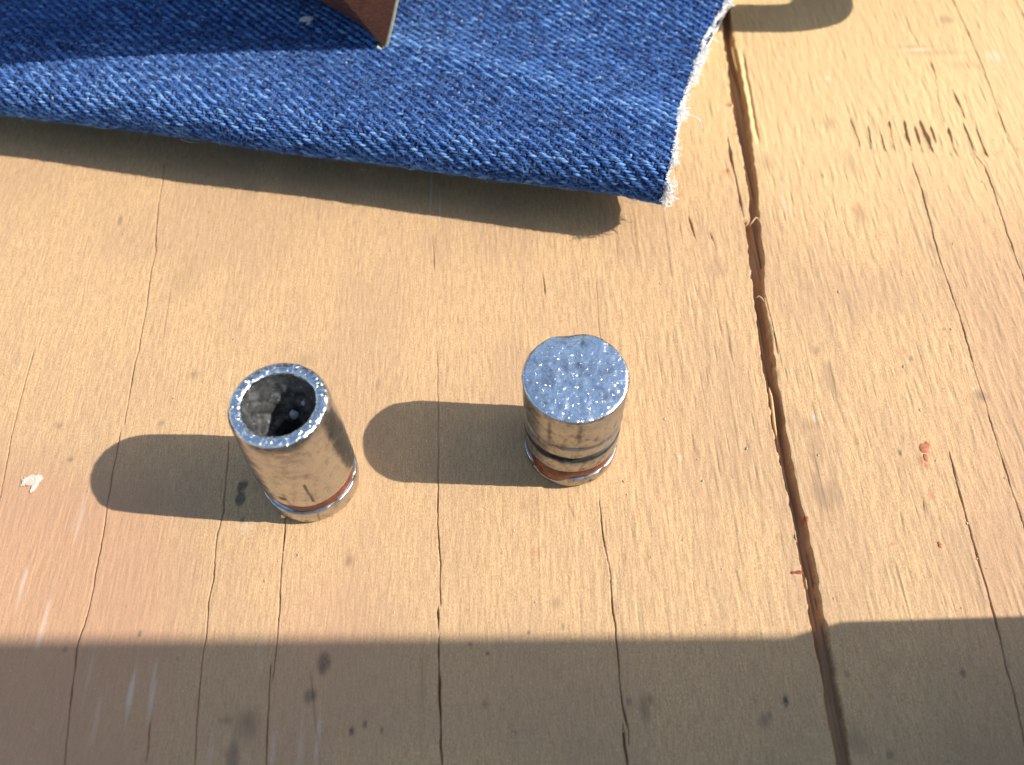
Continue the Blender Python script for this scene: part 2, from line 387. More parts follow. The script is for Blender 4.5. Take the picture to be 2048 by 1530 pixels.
    for a in [(480, 975, 7, 13, 1, .3), (487, 970, 8, 9, .95, .3), (481, 995, 9, 15, .95, .3), (485, 1040, 4, 6, .6), (650, 1322, 12, 14, .75), (646, 1332, 8, 12, .8), (622, 1392, 10, 9, .65),
              (495, 1452, 18, 20, .5, .9), (465, 1512, 9, 22, .6, .7), (700, 1122, 8, 10, .55, .7), (280, 1268, 4, 5, .8), (1571, 1402, 5, 8, 1, .3),
              (1640, 985, 9, 30, .45, .9), (1662, 995, 20, 22, .35, .9), (1632, 905, 8, 30, .3, .9), (1660, 760, 10, 26, .35, .9), (1612, 850, 20, 14, .25, .9), (1961, 791, 12, 11, .6, .8),
              (1960, 820, 8, 30, .25, .9), (1893, 40, 16, 13, .4, .9), (1655, 245, 18, 16, .3, .9), (1700, 330, 14, 30, .25, .9), (1750, 250, 8, 22, .3, .9), (1530, 325, 14, 26, .3, .9),
              (756, 768, 4, 14, .35), (240, 440, 5, 12, .5), (1700, 610, 6, 60, .25, .9), (1866, 500, 5, 20, .3), (390, 750, 14, 8, .3, .8), (118, 853, 6, 7, .5), (140, 919, 5, 4, .6), (322, 846, 6, 6, .4),
              (130, 1300, 5, 5, .4), (1112, 1205, 10, 8, .3, .8), (1126, 1253, 4, 4, .7), (1057, 1266, 3, 3, .8), (940, 1288, 4, 4, .7), (975, 1307, 3, 3, .8), (970, 1410, 5, 6, .5), (1258, 1402, 5, 6, .5),
              (1290, 1420, 7, 20, .5, .8), (1300, 1400, 5, 6, .5), (1030, 1465, 5, 5, .5), (730, 1448, 4, 5, .7), (703, 1462, 4, 6, .9, .3), (764, 1461, 3, 4, .8), (1695, 1350, 5, 5, .5), (1715, 1480, 14, 18, .4, .9),
              (1530, 1442, 8, 8, .5, .8), (1540, 1430, 4, 5, .6), (1927, 1346, 5, 5, .7), (1780, 1510, 6, 6, .5), (1800, 905, 3, 5, .8), (1888, 658, 4, 4, .7), (1822, 718, 5, 5, .6),
              (845, 1365, 6, 50, .2, .9), (1430, 540, 20, 20, .2, .9), (370, 560, 30, 40, .18, .95), (330, 330, 6, 6, .3), (500, 380, 14, 16, .2, .9), (610, 720, 16, 12, .25, .9), (1630, 700, 8, 10, .4, .8),
              (1720, 430, 10, 26, .3, .9), (1880, 105, 60, 8, .22, .95), (1925, 130, 40, 12, .2, .95), (1830, 93, 60, 4, .25, .9), (450, 1440, 12, 5, .4)]:
        spot(dark, *a)
    for a in [(1455, 342, 6, 6, .9, .5), (1456, 345, 13, 13, .22, .9), (1645, 352, 4, 5, .8), (1456, 170, 5, 4, .7), (1459, 210, 7, 5, .8), (1612, 1037, 4, 5, .9), (1852, 932, 4, 6, .7), (1842, 922, 6, 8, .5, .8),
              (1862, 992, 6, 8, .3, .8), (1879, 1036, 3, 4, .7), (1784, 1087, 4, 3, .6), (1070, 1104, 9, 9, .25, .7), (1610, 1120, 3, 3, .7), (1620, 1105, 3, 3, .6), (1470, 270, 6, 6, .35, .8), (1715, 425, 9, 18, .18, .9)]:
        spot(red, *a)
    for a in [(262, 1385, 4, 38, .8, .7), (305, 1370, 3, 30, .5, .8), (160, 1040, 4, 34, .6, .7), (90, 1240, 4, 34, .6, .8), (80, 1270, 4, 26, .5, .8), (45, 1170, 4, 28, .6, .8), (303, 1400, 4, 26, .6, .8),  # sheen of worn glossy streaks painted as pale colour, plus scratches and flecks
              (195, 1430, 4, 30, .35, .9), (180, 1340, 3, 40, .3, .9), (636, 1470, 4, 34, .55, .8), (600, 1500, 5, 40, .35, .9), (545, 1510, 4, 30, .35, .9), (420, 1510, 4, 30, .3, .9), (862, 380, 2, 70, .75, .6), (880, 420, 2, 40, .5, .7),
              (842, 330, 2, 40, .4, .8), (1835, 99, 24, 5, .75, .9), (1988, 112, 18, 13, .6, .9), (1563, 118, 6, 5, .6), (1655, 157, 7, 9, .6), (1568, 405, 3, 40, .5, .7), (1565, 370, 3, 12, .5), (490, 1055, 9, 9, .35, .8),
              (1630, 835, 4, 8, .9, .5), (1946, 776, 3, 3, 1, .3), (1360, 915, 4, 4, .6), (460, 790, 8, 6, .35, .8), (520, 1310, 5, 30, .2, .9)]:
        spot(pale, *a)
    P0 = at(250, 1200)
    pink = np.maximum(pink, sstep(-36, -48, X + .12 * Y + 2 * (vn(X / 4, Y / 9, 91) - .5)) * sstep(-4, -16, Y + 5 * (vn(X / 6, Y / 9, 92) - .5)))
    pink = np.maximum(pink, .7 * sstep(-18, -30, Y) * sstep(-38, -30, X) * sstep(-8, -20, X + 4 * (vn(X / 5, Y / 14, 93) - .5)) * vn(X / 5, Y / 16, 94))
    pink = np.maximum(pink, .35 * sstep(55, 62, X - .29 * Y + 3 * (vn(X / 4, Y / 10, 95) - .5)))  # pinker towards the right edge
    yel = sstep(20, 45, X + .6 * Y - 22) * sstep(10, 45, Y)  # lighter and yellower towards the far right
    tint = np.clip(sstep(.45, .8, vn(X / 9, Y / 13, 97)) * .8 + sstep(.4, .75, vn(X / 3.2, Y / 12, 98) * .6 + vn(X / 1.2, Y / 3.0, 99) * .4) * .55, 0, 1)
    attrs = dict(tint=tint, deep=deep, dark=dark, red=red, pale=pale, pink=pink, yellow=yel)
    V = np.stack([X, Y, H], -1).reshape(-1, 3)
    o = mesh('plywood_sheet', V, grid_faces(nr, nc), M_WOOD, attrs=attrs)
    o['kind'] = 'structure'
    # underside and edges so that the sheet has its 12 mm
    return o
PLY = build_plywood()

def splinter(pts, rad, flat=.6):
    P = np.array([[*at(u, v, z)] for u, v, z in pts])
    k = len(P); tt = np.linspace(0, k - 1, k * 4)
    Q = np.stack([np.interp(tt, np.arange(k), P[:, c]) for c in range(3)], -1)
    r = rad * np.clip(np.minimum(np.linspace(.25, 4, len(Q)), np.linspace(2.5, .1, len(Q))), 0, 1)
    V, F = tubes(Q[None], r[None], 5)
    z = np.zeros(len(V))
    return mesh('splinter', V, F, M_WOOD, PLY, attrs=dict(tint=z, deep=z, dark=z, red=z, pale=z, pink=z, yellow=z + .6))
splinter([(1497, 455, -.4), (1503, 446, .25), (1511, 435, .45), (1516, 437, .2), (1519, 444, -.2)], .10)
splinter([(1463, 92, -.1), (1468, 120, .05), (1476, 150, -.2)], .11)
splinter([(1538, 775, -.6), (1543, 800, -.35), (1549, 850, -.6), (1556, 890, -1.2)], .20)
splinter([(1489, 438, .0), (1494, 440, .2), (1500, 439, .1)], .05)
splinter([(1511, 596, -.1), (1518, 592, .12), (1524, 597, .1), (1530, 606, -.1)], .09)
splinter([(1590, 1060, -.1), (1591, 1075, .1), (1595, 1085, .0)], .07)
splinter([(1611, 1155, -.1), (1613, 1172, .08), (1615, 1180, .0)], .07)

# ------------------------------------------------------------------ bullets
def lathe(prof, nseg=192):
    prof = np.asarray(prof, float)
    th = np.linspace(0, 2 * np.pi, nseg, endpoint=False)
    Rr, Z = prof[:, 0], prof[:, 1]
    return Rr[:, None] * np.ones(nseg), Z[:, None] * np.ones(nseg), th

def dense(pts, step=.16):
    pts = np.asarray(pts, float); out = []
    for a, b in zip(pts[:-1], pts[1:]):
        n = max(1, int(np.ceil(np.hypot(*(b - a)) / step)))
        out += [a + (b - a) * i / n for i in range(n)]
    out.append(pts[-1]); return np.array(out)

def polar_noise(th, z, seed, ft, fz):
    """seamless noise on a cylinder"""
    a = vn(np.cos(th) * ft + 50 + z * fz * .37, np.sin(th) * ft + 50 + z * fz, seed)
    return a - .5

def revolve(name, prof, mat, parent, fn=None, nseg=192, dirt_dark=None, step=.16):
    p = dense(prof, step); Rr, Z, th = lathe(p, nseg)
    TH = np.ones(len(p))[:, None] * th[None, :]
    if fn: Rr, Z = fn(Rr, Z, TH)
    V = np.stack([Rr * np.cos(TH), Rr * np.sin(TH), Z], -1).reshape(-1, 3)
    at_ = {'dirt_dark': dirt_dark(Rr, Z, TH) if dirt_dark else np.zeros(Rr.size)}
    return mesh(name, V, grid_faces(len(p), nseg, True), mat, parent, attrs=at_)

def ang(a): return math.radians(a)
def adiff(TH, a): return np.abs((TH - ang(a) + np.pi) % (2 * np.pi) - np.pi)

M_LEAD_L = mat_lead('bright cast lead', (.53, .53, .53), .42, .23)
M_LEAD_R = mat_lead('smudged cast lead', (.42, .42, .42), .9, .33)
M_CUT = mat_cutface(); M_RIM = mat_rim(); M_CAV = mat_cavity()
M_FLAKE = mat_plain('white lead oxide', (.50, .52, .54), .7, 0, .2, .3, 2)

def taller(e): e.scale = (1, 1, 1.025)

def hollow_bullet():
    e = empty('lead_bullet', (-24.55, -13.25, 0), 'taller shiny lead bullet with hollow open nose and thin red wax ring', 'bullet', 'cast lead bullets standing on the plywood')
    taller(e)
    body = [(0, .02), (4.9, .02), (5.35, .10), (5.6, .6), (5.72, 1.4), (5.74, 2.75), (5.68, 2.95), (5.28, 3.05), (5.24, 3.8), (5.26, 4.8), (5.66, 4.96), (5.72, 5.2),
            (5.73, 8.5), (5.66, 12), (5.52, 15), (5.40, 17.2), (5.32, 17.8), (5.16, 18.2)]
    def fb(R, Z, T):
        w = sstep(.5, 2, Z)
        R = R + .12 * polar_noise(T, Z, 5, 1.6, .35) + .06 * polar_noise(T, Z, 6, 4, 1.2) + .02 * polar_noise(T, Z, 8, 11, 3)
        # flat-spotted facets
        R = R - .05 * sstep(.25, .0, adiff(T, 262)) * w
        # lip is chewed and uneven
        lip = np.exp(-((Z - 2.85) / .45) ** 2)
        R = R - lip * .16 * sstep(.1, .32, polar_noise(T, Z * 0, 7, 5, 1))
        # sprue nub at the base on the near left
        R = R + .42 * np.exp(-(adiff(T, 236) / .07) ** 2) * np.exp(-((Z - .45) / .45) ** 2)
        Z = Z + .10 * np.cos(T - ang(300)) * np.exp(-((Z - 3.8) / 1.4) ** 2)
        return R, Z
    def db(R, Z, T):
        d = np.zeros_like(R)
        def line(a0, z0, a1, z1, w, s):
            nonlocal d
            t = np.clip((Z - z0) / (z1 - z0 + 1e-6), 0, 1); c = a0 + (a1 - a0) * t
            inz = sstep(min(z0, z1) - .2, min(z0, z1), Z) * sstep(max(z0, z1) + .2, max(z0, z1), Z)
            d = np.maximum(d, s * inz * sstep(w, w * .3, adiff(T, 0) * 0 + np.abs((T - np.radians(c) + np.pi) % (2 * np.pi) - np.pi)))
        line(287, 6.0, 285, 10.2, .035, .9); line(283, .4, 285, 2.6, .03, .6); line(259, 5.4, 257, 8.2, .06, .35)
        d = np.maximum(d, .85 * sstep(.13, .03, adiff(T, 254)) * sstep(.65, .2, np.abs(Z - 7.0)))
        d = np.maximum(d, .5 * sstep(.10, .03, adiff(T, 234)) * sstep(.6, .2, np.abs(Z - 8.8)))
        d = np.maximum(d, .5 * sstep(.35, .2, adiff(T, 268)) * sstep(.14, .04, np.abs(Z - 6.3 - .5 * np.sin(T * 3))) * (vn(T * 12, Z, 3) > .4))
        d = np.maximum(d, .7 * sstep(.07, .03, adiff(T, 268)) * sstep(.4, .1, np.abs(Z - 1.1)))
        d = np.maximum(d, .55 * sstep(17.0, 17.7, Z) * sstep(18.3, 18.0, Z) * (vn(T * 16, Z * .6, 9)))
        d = np.maximum(d, .5 * sstep(.30, .05, np.abs(Z - 3.1)) * sstep(.2, .7, np.sin(T * .5) * 0 + vn(T * 5, Z * 0, 12)))
        return d
    revolve('body', body, M_LEAD_L, e, fb, 224, db)
    rim = [(5.2, 18.1), (5.12, 18.27), (4.95, 18.38), (4.55, 18.43), (4.15, 18.42), (3.95, 18.30), (3.84, 18.0)]
    def fr(R, Z, T):
        Z = Z + .16 * polar_noise(T, R, 15, 7, .8) + .10 * polar_noise(T, R, 16, 16, 2)
        R = R + .13 * polar_noise(T, R * 0, 17, 2.2, 0) + .05 * polar_noise(T, R * 0, 18, 9, 0)
        return R, Z
    revolve('rim', rim, M_RIM, e, fr, 288, step=.09)
    cav = [(3.86, 18.1), (3.74, 17.5), (3.42, 16.3), (3.0, 15.0), (2.45, 13.8), (1.95, 12.9), (1.55, 12.4), (1.35, 11), (1.1, 9), (0, 8.6)]
    def fc(R, Z, T):
        k = sstep(17.8, 16, Z)
        R = R + k * (.45 * polar_noise(T, Z, 25, 1.8, .5) + .25 * polar_noise(T, Z, 26, 5, 1.4)) * np.clip(R / 1.5, 0, 1)
        R = R + (1 - k) * .13 * polar_noise(T, R * 0, 17, 2.2, 0)
        return R, Z
    revolve('nose_cavity', cav, M_CAV, e, fc, 160)
    wax = [(5.22, 3.0), (5.42, 3.1), (5.50, 3.5), (5.50, 4.3), (5.45, 4.85), (5.22, 5.0)]
    def fw(R, Z, T):
        R = R + .09 * polar_noise(T, Z, 35, 2.5, .6) - .22 * sstep(.9, .2, adiff(T, 222))
        Z = Z + .10 * np.cos(T - ang(300))
        return R, Z
    revolve('wax_ring', wax, M_WAX, e, fw, 160)
    # whitish flake stuck inside the cavity
    for (cx, cy, cz, sx, sy, sz, sd) in [(.35, 1.75, 13.0, .5, .42, .75, 1), (1.75, 2.1, 14.7, .26, .2, .5, 2), (-1.7, -1.5, 13.2, .35, .3, .35, 3)]:
        a = np.linspace(0, 2 * np.pi, 14, endpoint=False); b = np.linspace(0, np.pi, 9)
        A, B = np.meshgrid(a, b); rr = 1 + .5 * (vn(A * 1.6 + sd * 9, B * 3, 40 + sd) - .5)
        V = np.stack([cx + sx * rr * np.sin(B) * np.cos(A), cy + sy * rr * np.sin(B) * np.sin(A), cz + sz * rr * np.cos(B)], -1).reshape(-1, 3)
        mesh('oxide_flake', V, grid_faces(9, 14, True), M_FLAKE, e)
    return e

def solid_bullet():
    e = empty('lead_bullet', (6.93, -9.75, 0), 'shorter smudged lead bullet with solid flat scratched top and red wax ring', 'bullet', 'cast lead bullets standing on the plywood')
    taller(e)
    body = [(0, .02), (4.6, .02), (5.15, .10), (5.5, .6), (5.66, 1.3), (5.72, 2.45), (5.66, 2.62), (5.2, 2.72), (5.16, 3.6), (5.2, 4.5), (5.6, 4.66), (5.68, 4.9), (5.70, 7.0), (5.62, 7.25),
            (5.22, 7.5), (5.28, 7.8), (5.60, 8.05), (5.70, 8.25), (5.72, 9.9), (5.52, 10.2), (5.50, 10.35), (5.72, 10.6), (5.76, 13), (5.80, 15.6), (5.84, 16.12), (5.74, 16.28)]
    def fb(R, Z, T):
        R = R + .08 * polar_noise(T, Z, 55, 1.6, .3) + .07 * polar_noise(T, Z, 56, 4.5, 1.1) + .03 * polar_noise(T, Z, 66, 11, 3)
        # shallow grooves fade and wander round the shank
        g = np.exp(-((Z - 7.6) / .3) ** 2); R = R + g * .26 * sstep(.0, .3, polar_noise(T, Z * 0, 57, 1.4, 0) + .02)
        g2 = np.exp(-((Z - 10.28) / .3) ** 2); R = R + g2 * .10 * sstep(-.1, .2, polar_noise(T, Z * 0, 58, 1.8, 0))
        # the band under the wax is chipped away on the near left
        ch = sstep(.55, .25, adiff(T, 236)) * sstep(1.1, 1.8, Z) * sstep(2.95, 2.6, Z); R = R - .45 * ch
        lip = np.exp(-((Z - 2.5) / .4) ** 2); R = R - lip * .14 * sstep(.05, .3, polar_noise(T, Z * 0, 59, 5, 1))
        Z = Z + .30 * np.cos(T - ang(40)) * np.exp(-((Z - 5.5) / 3.6) ** 2) + .36 * polar_noise(T, Z * 0, 60, 2.4, 0) * np.exp(-((Z - 7.6) / 1.5) ** 2)
        # dented top edge at the back
        R = R - .26 * sstep(.36, .0, adiff(T, 96)) * sstep(15.2, 16.3, Z)
        Z = Z - .30 * sstep(.42, .05, adiff(T, 90)) * sstep(15.8, 16.3, Z)
        return R, Z
    def db(R, Z, T):
        d = np.clip(1.25 * np.exp(-((Z - 7.5 - .27 * np.cos(T - ang(40))) / .5) ** 2) * (.6 + vn(T * 4, Z, 61)), 0, 1)  # metal made darker along the lower shank groove
        d = np.maximum(d, .7 * np.exp(-((Z - 10.3) / .34) ** 2) * (.45 + .7 * vn(T * 2.6, Z * 0, 62)))  # metal made darker along the upper shank groove
        d = np.maximum(d, .55 * sstep(.45, .1, adiff(T, 226)) * sstep(1.8, .6, np.abs(Z - 9.6)) * vn(T * 9, Z * 1.2, 63))
        d = np.maximum(d, .5 * sstep(.05, .015, adiff(T, 238)) * sstep(9, 10, Z) * sstep(15.6, 14.5, Z))
        d = np.maximum(d, .4 * sstep(.06, .015, adiff(T, 272)) * sstep(11, 12, Z) * sstep(16, 15.4, Z))
        d = np.maximum(d, .9 * sstep(.05, .02, adiff(T, 291)) * sstep(.35, .1, np.abs(Z - 1.6)))
        d = np.maximum(d, .35 * sstep(4.6, 5.2, Z) * sstep(7.3, 6.5, Z) * (vn(T * 22, Z * 2.5, 64) > .62))
        d = np.maximum(d, .8 * sstep(.2, .05, np.abs(Z - 2.75)) * sstep(.2, .7, vn(T * 4, Z * 0, 65)))
        return np.clip(d, 0, 1)
    revolve('body', body, M_LEAD_R, e, fb, 224, db)
    top = [(5.76, 16.24), (5.70, 16.34), (5.5, 16.40), (4, 16.44), (2, 16.45), (0, 16.45)]
    def ft(R, Z, T):
        x, y = R * np.cos(T), R * np.sin(T)
        Z = Z + .10 * (vn(x * 1.3 + 30, y * 1.3 + 30, 71) - .5) + .035 * (vn(x * 4 + 30, y * 4 + 30, 72) - .5) + .10 * (vn(x * .4 + 9, y * .4 + 9, 73) - .5)
        ed = sstep(5.2, 5.72, R)
        Z = Z + ed * (.10 * polar_noise(T, R * 0, 74, 8, 0)) - .09 * np.exp(-((x - .3) ** 2 + (y + .1) ** 2) / .05)
        k = sstep(.48, .0, adiff(T, 90)) * sstep(4.3, 5.7, R)
        Z = Z - .34 * k; R = R - .26 * sstep(.36, .0, adiff(T, 96)) * ed + ed * .09 * polar_noise(T, R * 0, 55, 1.6, .3)
        return R, Z
    revolve('cut_top', top, M_CUT, e, ft, 224, step=.12)
    wax = [(5.1, 2.66), (5.42, 2.75), (5.52, 3.2), (5.5, 4.0), (5.42, 4.56), (5.1, 4.7)]
    def fw(R, Z, T):
        b = sstep(.6, .15, adiff(T, 238))
        R = R + .10 * polar_noise(T, Z, 75, 3, .8) + b * .20 * sstep(4.6, 3.2, Z)
        Z = Z - b * 1.0 * sstep(3.8, 2.7, Z) + .26 * np.cos(T - ang(40))
        return R, Z
    revolve('wax_ring', wax, M_WAX, e, fw, 160)
    return e
hollow_bullet(); solid_bullet()

# ------------------------------------------------------------------ denim
FA = math.radians(-12.8)
DE = np.array([math.cos(FA), math.sin(FA)])            # along the fold, to the right
DN = np.array([-math.sin(FA), math.cos(FA)])           # away from the viewer
DO = np.array([21.0, 23.7])                            # frontmost point of the fold at the cut edge
RF, ZC = 3.5, 9.2
_edge = np.array([[20.6, 21.6], [22.9, 29.0], [23.6, 32.5], [24.0, 35.5], [26.3, 41.5], [28.9, 49.0], [31.3, 55.7], [34.7, 61.6], [41, 74], [50, 92]]) - DO
_eq = _edge @ DN; _es = _edge @ DE

def _profile():
    q, z = [], []
    for a in np.linspace(86, 0, 300): q.append(a); z.append(None)
    qq = np.linspace(84, RF, 400)
    zz = 9.3 + (ZC + RF - 9.3) * sstep(34, RF + 1, qq) ** .9
    a = np.radians(np.linspace(90, 262, 120))[1:]
    qa = RF + RF * np.cos(a); za = ZC + RF * np.sin(a)
    qb = np.linspace(qa[-1], 70, 260)[1:]
    zb = .55 + (za[-1] - .55) * (1 - sstep(0, 1, (qb - qa[-1]) / 22))
    Q = np.r_[qq, qa, qb]; Z = np.r_[zz, za, zb]
    t = np.r_[0, np.cumsum(np.hypot(np.diff(Q), np.diff(Z)))]
    return Q, Z, t
PQ, PZ, PT = _profile()
T_TOP = PT[399]                                         # arclength at the crest of the fold
T_VIS = PT[399 + 119]

def S(s, t):
    """point of the cloth surface: s mm left(-)/right along the fold, t mm from the back over the fold"""
    s, t = np.broadcast_arrays(np.asarray(s, float), np.asarray(t, float))
    q = np.interp(t, PT, PQ); z = np.interp(t, PT, PZ)
    top = sstep(T_VIS + 2, T_VIS - 6, t)
    # soft swells, a low worn ridge running slantwise, corner lifting a little
    ridge = np.exp(-((q - (10.0 - .26 * s)) / 3.2) ** 2) * sstep(T_TOP + 1, T_TOP - 3, t)
    z = z + top * (.9 * (vn(s / 23 + 9, q / 17 + 4, 5) - .5) + .6 * ridge) - .35 * sstep(0, -95, s) * 1.5 * top
    z = z - 1.0 * sstep(-9, 1, s) * sstep(T_TOP, T_TOP + 7, t) * sstep(T_VIS + 12, T_VIS + 1, t)
    front = np.exp(-(q / 6.0) ** 2)
    q = q + front * (.7 * (vn(s / 19 + 3, 0 * s + .5, 6) - .5) + .25 * (vn(s / 6, 0 * s + .5, 7) - .5))
    x = DO[0] + DE[0] * s + DN[0] * q; y = DO[1] + DE[1] * s + DN[1] * q
    return np.stack([x, y, z], -1)

def SN(s, t, d=.15):
    a = S(s + d, t) - S(s - d, t); b = S(s, t + d) - S(s, t - d)
    n = np.cross(b, a); n /= np.linalg.norm(n, axis=-1, keepdims=True)
    a /= np.linalg.norm(a, axis=-1, keepdims=True); b /= np.linalg.norm(b, axis=-1, keepdims=True)
    return n, a, b

def s_edge(t):
    q = np.interp(t, PT, PQ)
    e = np.interp(q, _eq, _es)
    return e + .35 * (vn(t / 1.7, 0 * t, 8) - .5) + .5 * (vn(t / 6.0, 0 * t, 9) - .5) - 1.6 * sstep(T_VIS - 1, T_VIS + 6, t)

# orientation check of the normal at the crest
_n0 = SN(np.array([-30.0]), np.array([T_TOP]))[0][0]
SGN = 1.0 if _n0[2] > 0 else -1.0

def build_denim():
    c0 = S(np.array(-40.0), np.array(PT[300])); root = empty('denim_cloth', (float(c0[0]), float(c0[1]), 0), 'folded piece of blue denim cloth with white frayed cut edge', 'cloth')
    off = np.array([c0[0], c0[1], 0])
    # ---- the cloth body: outer face, inner face and cut rim
    ts = np.r_[np.linspace(0, T_TOP - 6, 90), np.linspace(T_TOP - 5.6, T_VIS + 4, 60), np.linspace(T_VIS + 4.5, PT[-1], 50)]
    uu = 1 - np.linspace(1, 0, 120) ** 1.2
    se = s_edge(ts); Sg = -118 + (se[:, None] + 118) * uu[None, :]; Tg = ts[:, None] + 0 * Sg
    n, a, b = SN(Sg, Tg); P = S(Sg, Tg); n = n * SGN
    Po = P - .10 * n; Pi = P - .75 * n
    V = np.concatenate([Po.reshape(-1, 3), Pi.reshape(-1, 3)]) - off
    nr, nc = Sg.shape; F = grid_faces(nr, nc); F2 = F[:, ::-1] + nr * nc
    i = np.arange(nr - 1); j = nc - 1
    rimf = np.stack([i * nc + j, (i + 1) * nc + j, (i + 1) * nc + j + nr * nc, i * nc + j + nr * nc], -1)
    mesh('cloth_layer', V, np.concatenate([F, F2]), M_SHEET, root)
    Vr = np.concatenate([(P + .02 * n)[:, -1], Pi[:, -1]]) - off
    Vr[:, :2] += DE * .03
    k = np.arange(nr - 1); mesh('cut_edge', Vr, np.stack([k, k + 1, k + 1 + nr, k + nr], -1), M_WHITE, root)
    # ---- warp floats of the 3/1 twill, one short arch of yarn each
    PE, PP = .37, .50
    Tj = np.arange(T_TOP - 60, T_VIS + 3.5, PE); nj = len(Tj)
    ni = int(122 / (4 * PP))
    J, I = np.meshgrid(np.arange(nj), np.arange(ni), indexing='ij')
    s0 = 3.5 - (I * 4 - (J % 4)) * PP
    s0 = s0 + .22 * (vn(s0 / 5, J * .21, 14) - .5) + rng.normal(0, .10, s0.shape)
    t0 = Tj[J] + rng.normal(0, .045, s0.shape) + .12 * (vn(s0 / 4, J * .5, 15) - .5)
    keep = (s0 < s_edge(t0) - .4) & (s0 > -117)
    s0, t0, Jk = s0[keep], t0[keep], J[keep]; N = len(s0)
    Ln = 2.55 * PP * (1 + rng.normal(0, .13, N)); Wd = .19 * (1 + rng.normal(0, .14, N)) * (.85 + .3 * vn(s0 / 3, Jk * 7.3, 16))
    Ht = .14 * (1 + rng.normal(0, .25, N))
    kk = np.linspace(-.5, .5, 7); hp = np.array([-.7, .3, .85, 1, .9, .35, -.7]); wp = np.array([.42, .8, .98, 1, .98, .8, .42])
    sl = s0[:, None] + Ln[:, None] * kk; tl = t0[:, None] + 0 * sl + .05 * np.sin(kk * 5)[None]
    tl += rng.normal(0, .018, tl.shape)
    P = S(sl, tl); n, a, b = SN(sl, tl); n = n * SGN
    cross = np.array([-1, -.62, 0, .62, 1]); chh = np.array([-.9, .45, 1, .45, -.9])
    Hh = Ht[:, None] * hp; Ww = Wd[:, None] * wp
    V = P[:, :, None, :] + b[:, :, None, :] * (Ww[:, :, None] * cross)[..., None] + n[:, :, None, :] * (Hh[:, :, None] + .13 * chh)[..., None]
    f1 = grid_faces(7, 5)
    if SGN < 0: f1 = f1[:, ::-1]
    F = (f1[None] + (np.arange(N) * 35)[:, None, None]).reshape(-1, 4)
    q0 = np.interp(t0, PT, PQ)
    wear = .30 * np.exp(-((q0 - (10.0 - .26 * s0)) / 3.5) ** 2) * (t0 < T_TOP) + .16 * np.exp(-((t0 - T_TOP - 2) / 2.5) ** 2)
    tone = np.clip(.46 + .23 * rng.normal(0, 1, N) + wear + .22 * (vn(s0 / 9, Jk * .9, 17) - .5) + .3 * (vn(s0 / 14, t0 / 9, 18) - .5), 0, 1)
    tv = (tone[:, None, None] + .10 * np.array([-1, -.4, .3, .5, .3, -.4, -1])[None, :, None] + 0 * V[..., 0])
    w = mesh('warp_yarn', V.reshape(-1, 3) - off, F, M_WARP, root, attrs=dict(tone=tv)); w['kind'] = 'stuff'
    # ---- weft showing between the floats
    s1 = s0 + 2 * PP + rng.normal(0, .04, N); t1 = t0
    ok = s1 < s_edge(t1) - .2; s1, t1 = s1[ok], t1[ok]; M = len(s1)
    tl = t1[:, None] + np.linspace(-.5, .5, 5) * .5; sl = s1[:, None] + 0 * tl
    P = S(sl, tl); n, a, b = SN(sl, tl); n = n * SGN
    hp = np.array([-.12, .04, .09, .04, -.12]); cr = np.array([-1, 0, 1]) * .17; ch = np.array([-.06, .05, -.06])
    V = P[:, :, None, :] + a[:, :, None, :] * cr[:, None] + n[:, :, None, :] * (hp[:, None] + ch)[None, :, :, None]
    f1 = grid_faces(5, 3); F = (f1[None] + (np.arange(M) * 15)[:, None, None]).reshape(-1, 4)
    tone = np.clip(.42 + .2 * rng.normal(0, 1, M) + .14 * (rng.random(M) > .92), 0, 1)
    w = mesh('weft_yarn', V.reshape(-1, 3) - off, F, M_WEFT, root, attrs=dict(tone=np.repeat(tone, 15))); w['kind'] = 'stuff'
    # ---- loose surface fuzz
    N = 26000; K = 5
    s2 = rng.uniform(-116, 12, N); t2 = T_TOP - 58 + rng.random(N) ** .6 * (T_VIS + 1.5 - T_TOP + 58); ok = s2 < s_edge(t2) - .2; s2, t2 = s2[ok], t2[ok]; N = len(s2)
    P0 = S(s2, t2); n, a, b = SN(s2, t2); n = n * SGN
    th = rng.uniform(0, 2 * np.pi, N); dv = a * np.cos(th)[:, None] + b * np.sin(th)[:, None]
    Lf = rng.gamma(2.5, .36, N); bend = rng.normal(0, .7, N)
    side = np.cross(n, dv); u = np.linspace(0, 1, K)
    P = P0[:, None] + (dv[:, None] * (Lf[:, None] * u)[..., None]) + side[:, None] * (Lf[:, None] * bend[:, None] * u * u * .6)[..., None] \
        + n[:, None] * (.10 + (rng.uniform(.1, .55, N) * Lf * .5)[:, None] * np.sin(u * 2.6))[..., None]
    V, F = tubes(P, np.full((N, K), .016) * np.linspace(1.1, .6, K)); w = mesh('surface_fuzz', V - off, F, M_FUZZ, root); w['kind'] = 'stuff'
    # ---- white frayed fringe along the cut: short yarn ends, loose fibres and cottony clumps
    K = 7; u = np.linspace(0, 1, K)
    dens = lambda t: sstep(.35, .75, vn(t / 2.1, 0 * t + .5, 19)) + 1.3 * np.exp(-((t - (T_TOP - 9.0)) / 1.5) ** 2) + .9 * np.exp(-((t - (T_TOP - 19)) / 1.2) ** 2) \
        + .5 * sstep(T_TOP - 34, T_TOP - 40, t) + .9 * np.exp(-((t - (T_TOP - 44)) / 1.0) ** 2) + .8 * np.exp(-((t - (T_TOP + 1.2)) / .6) ** 2) + .9 * np.exp(-((t - (T_TOP + 5)) / .7) ** 2)
    PP_, RR_ = [], []
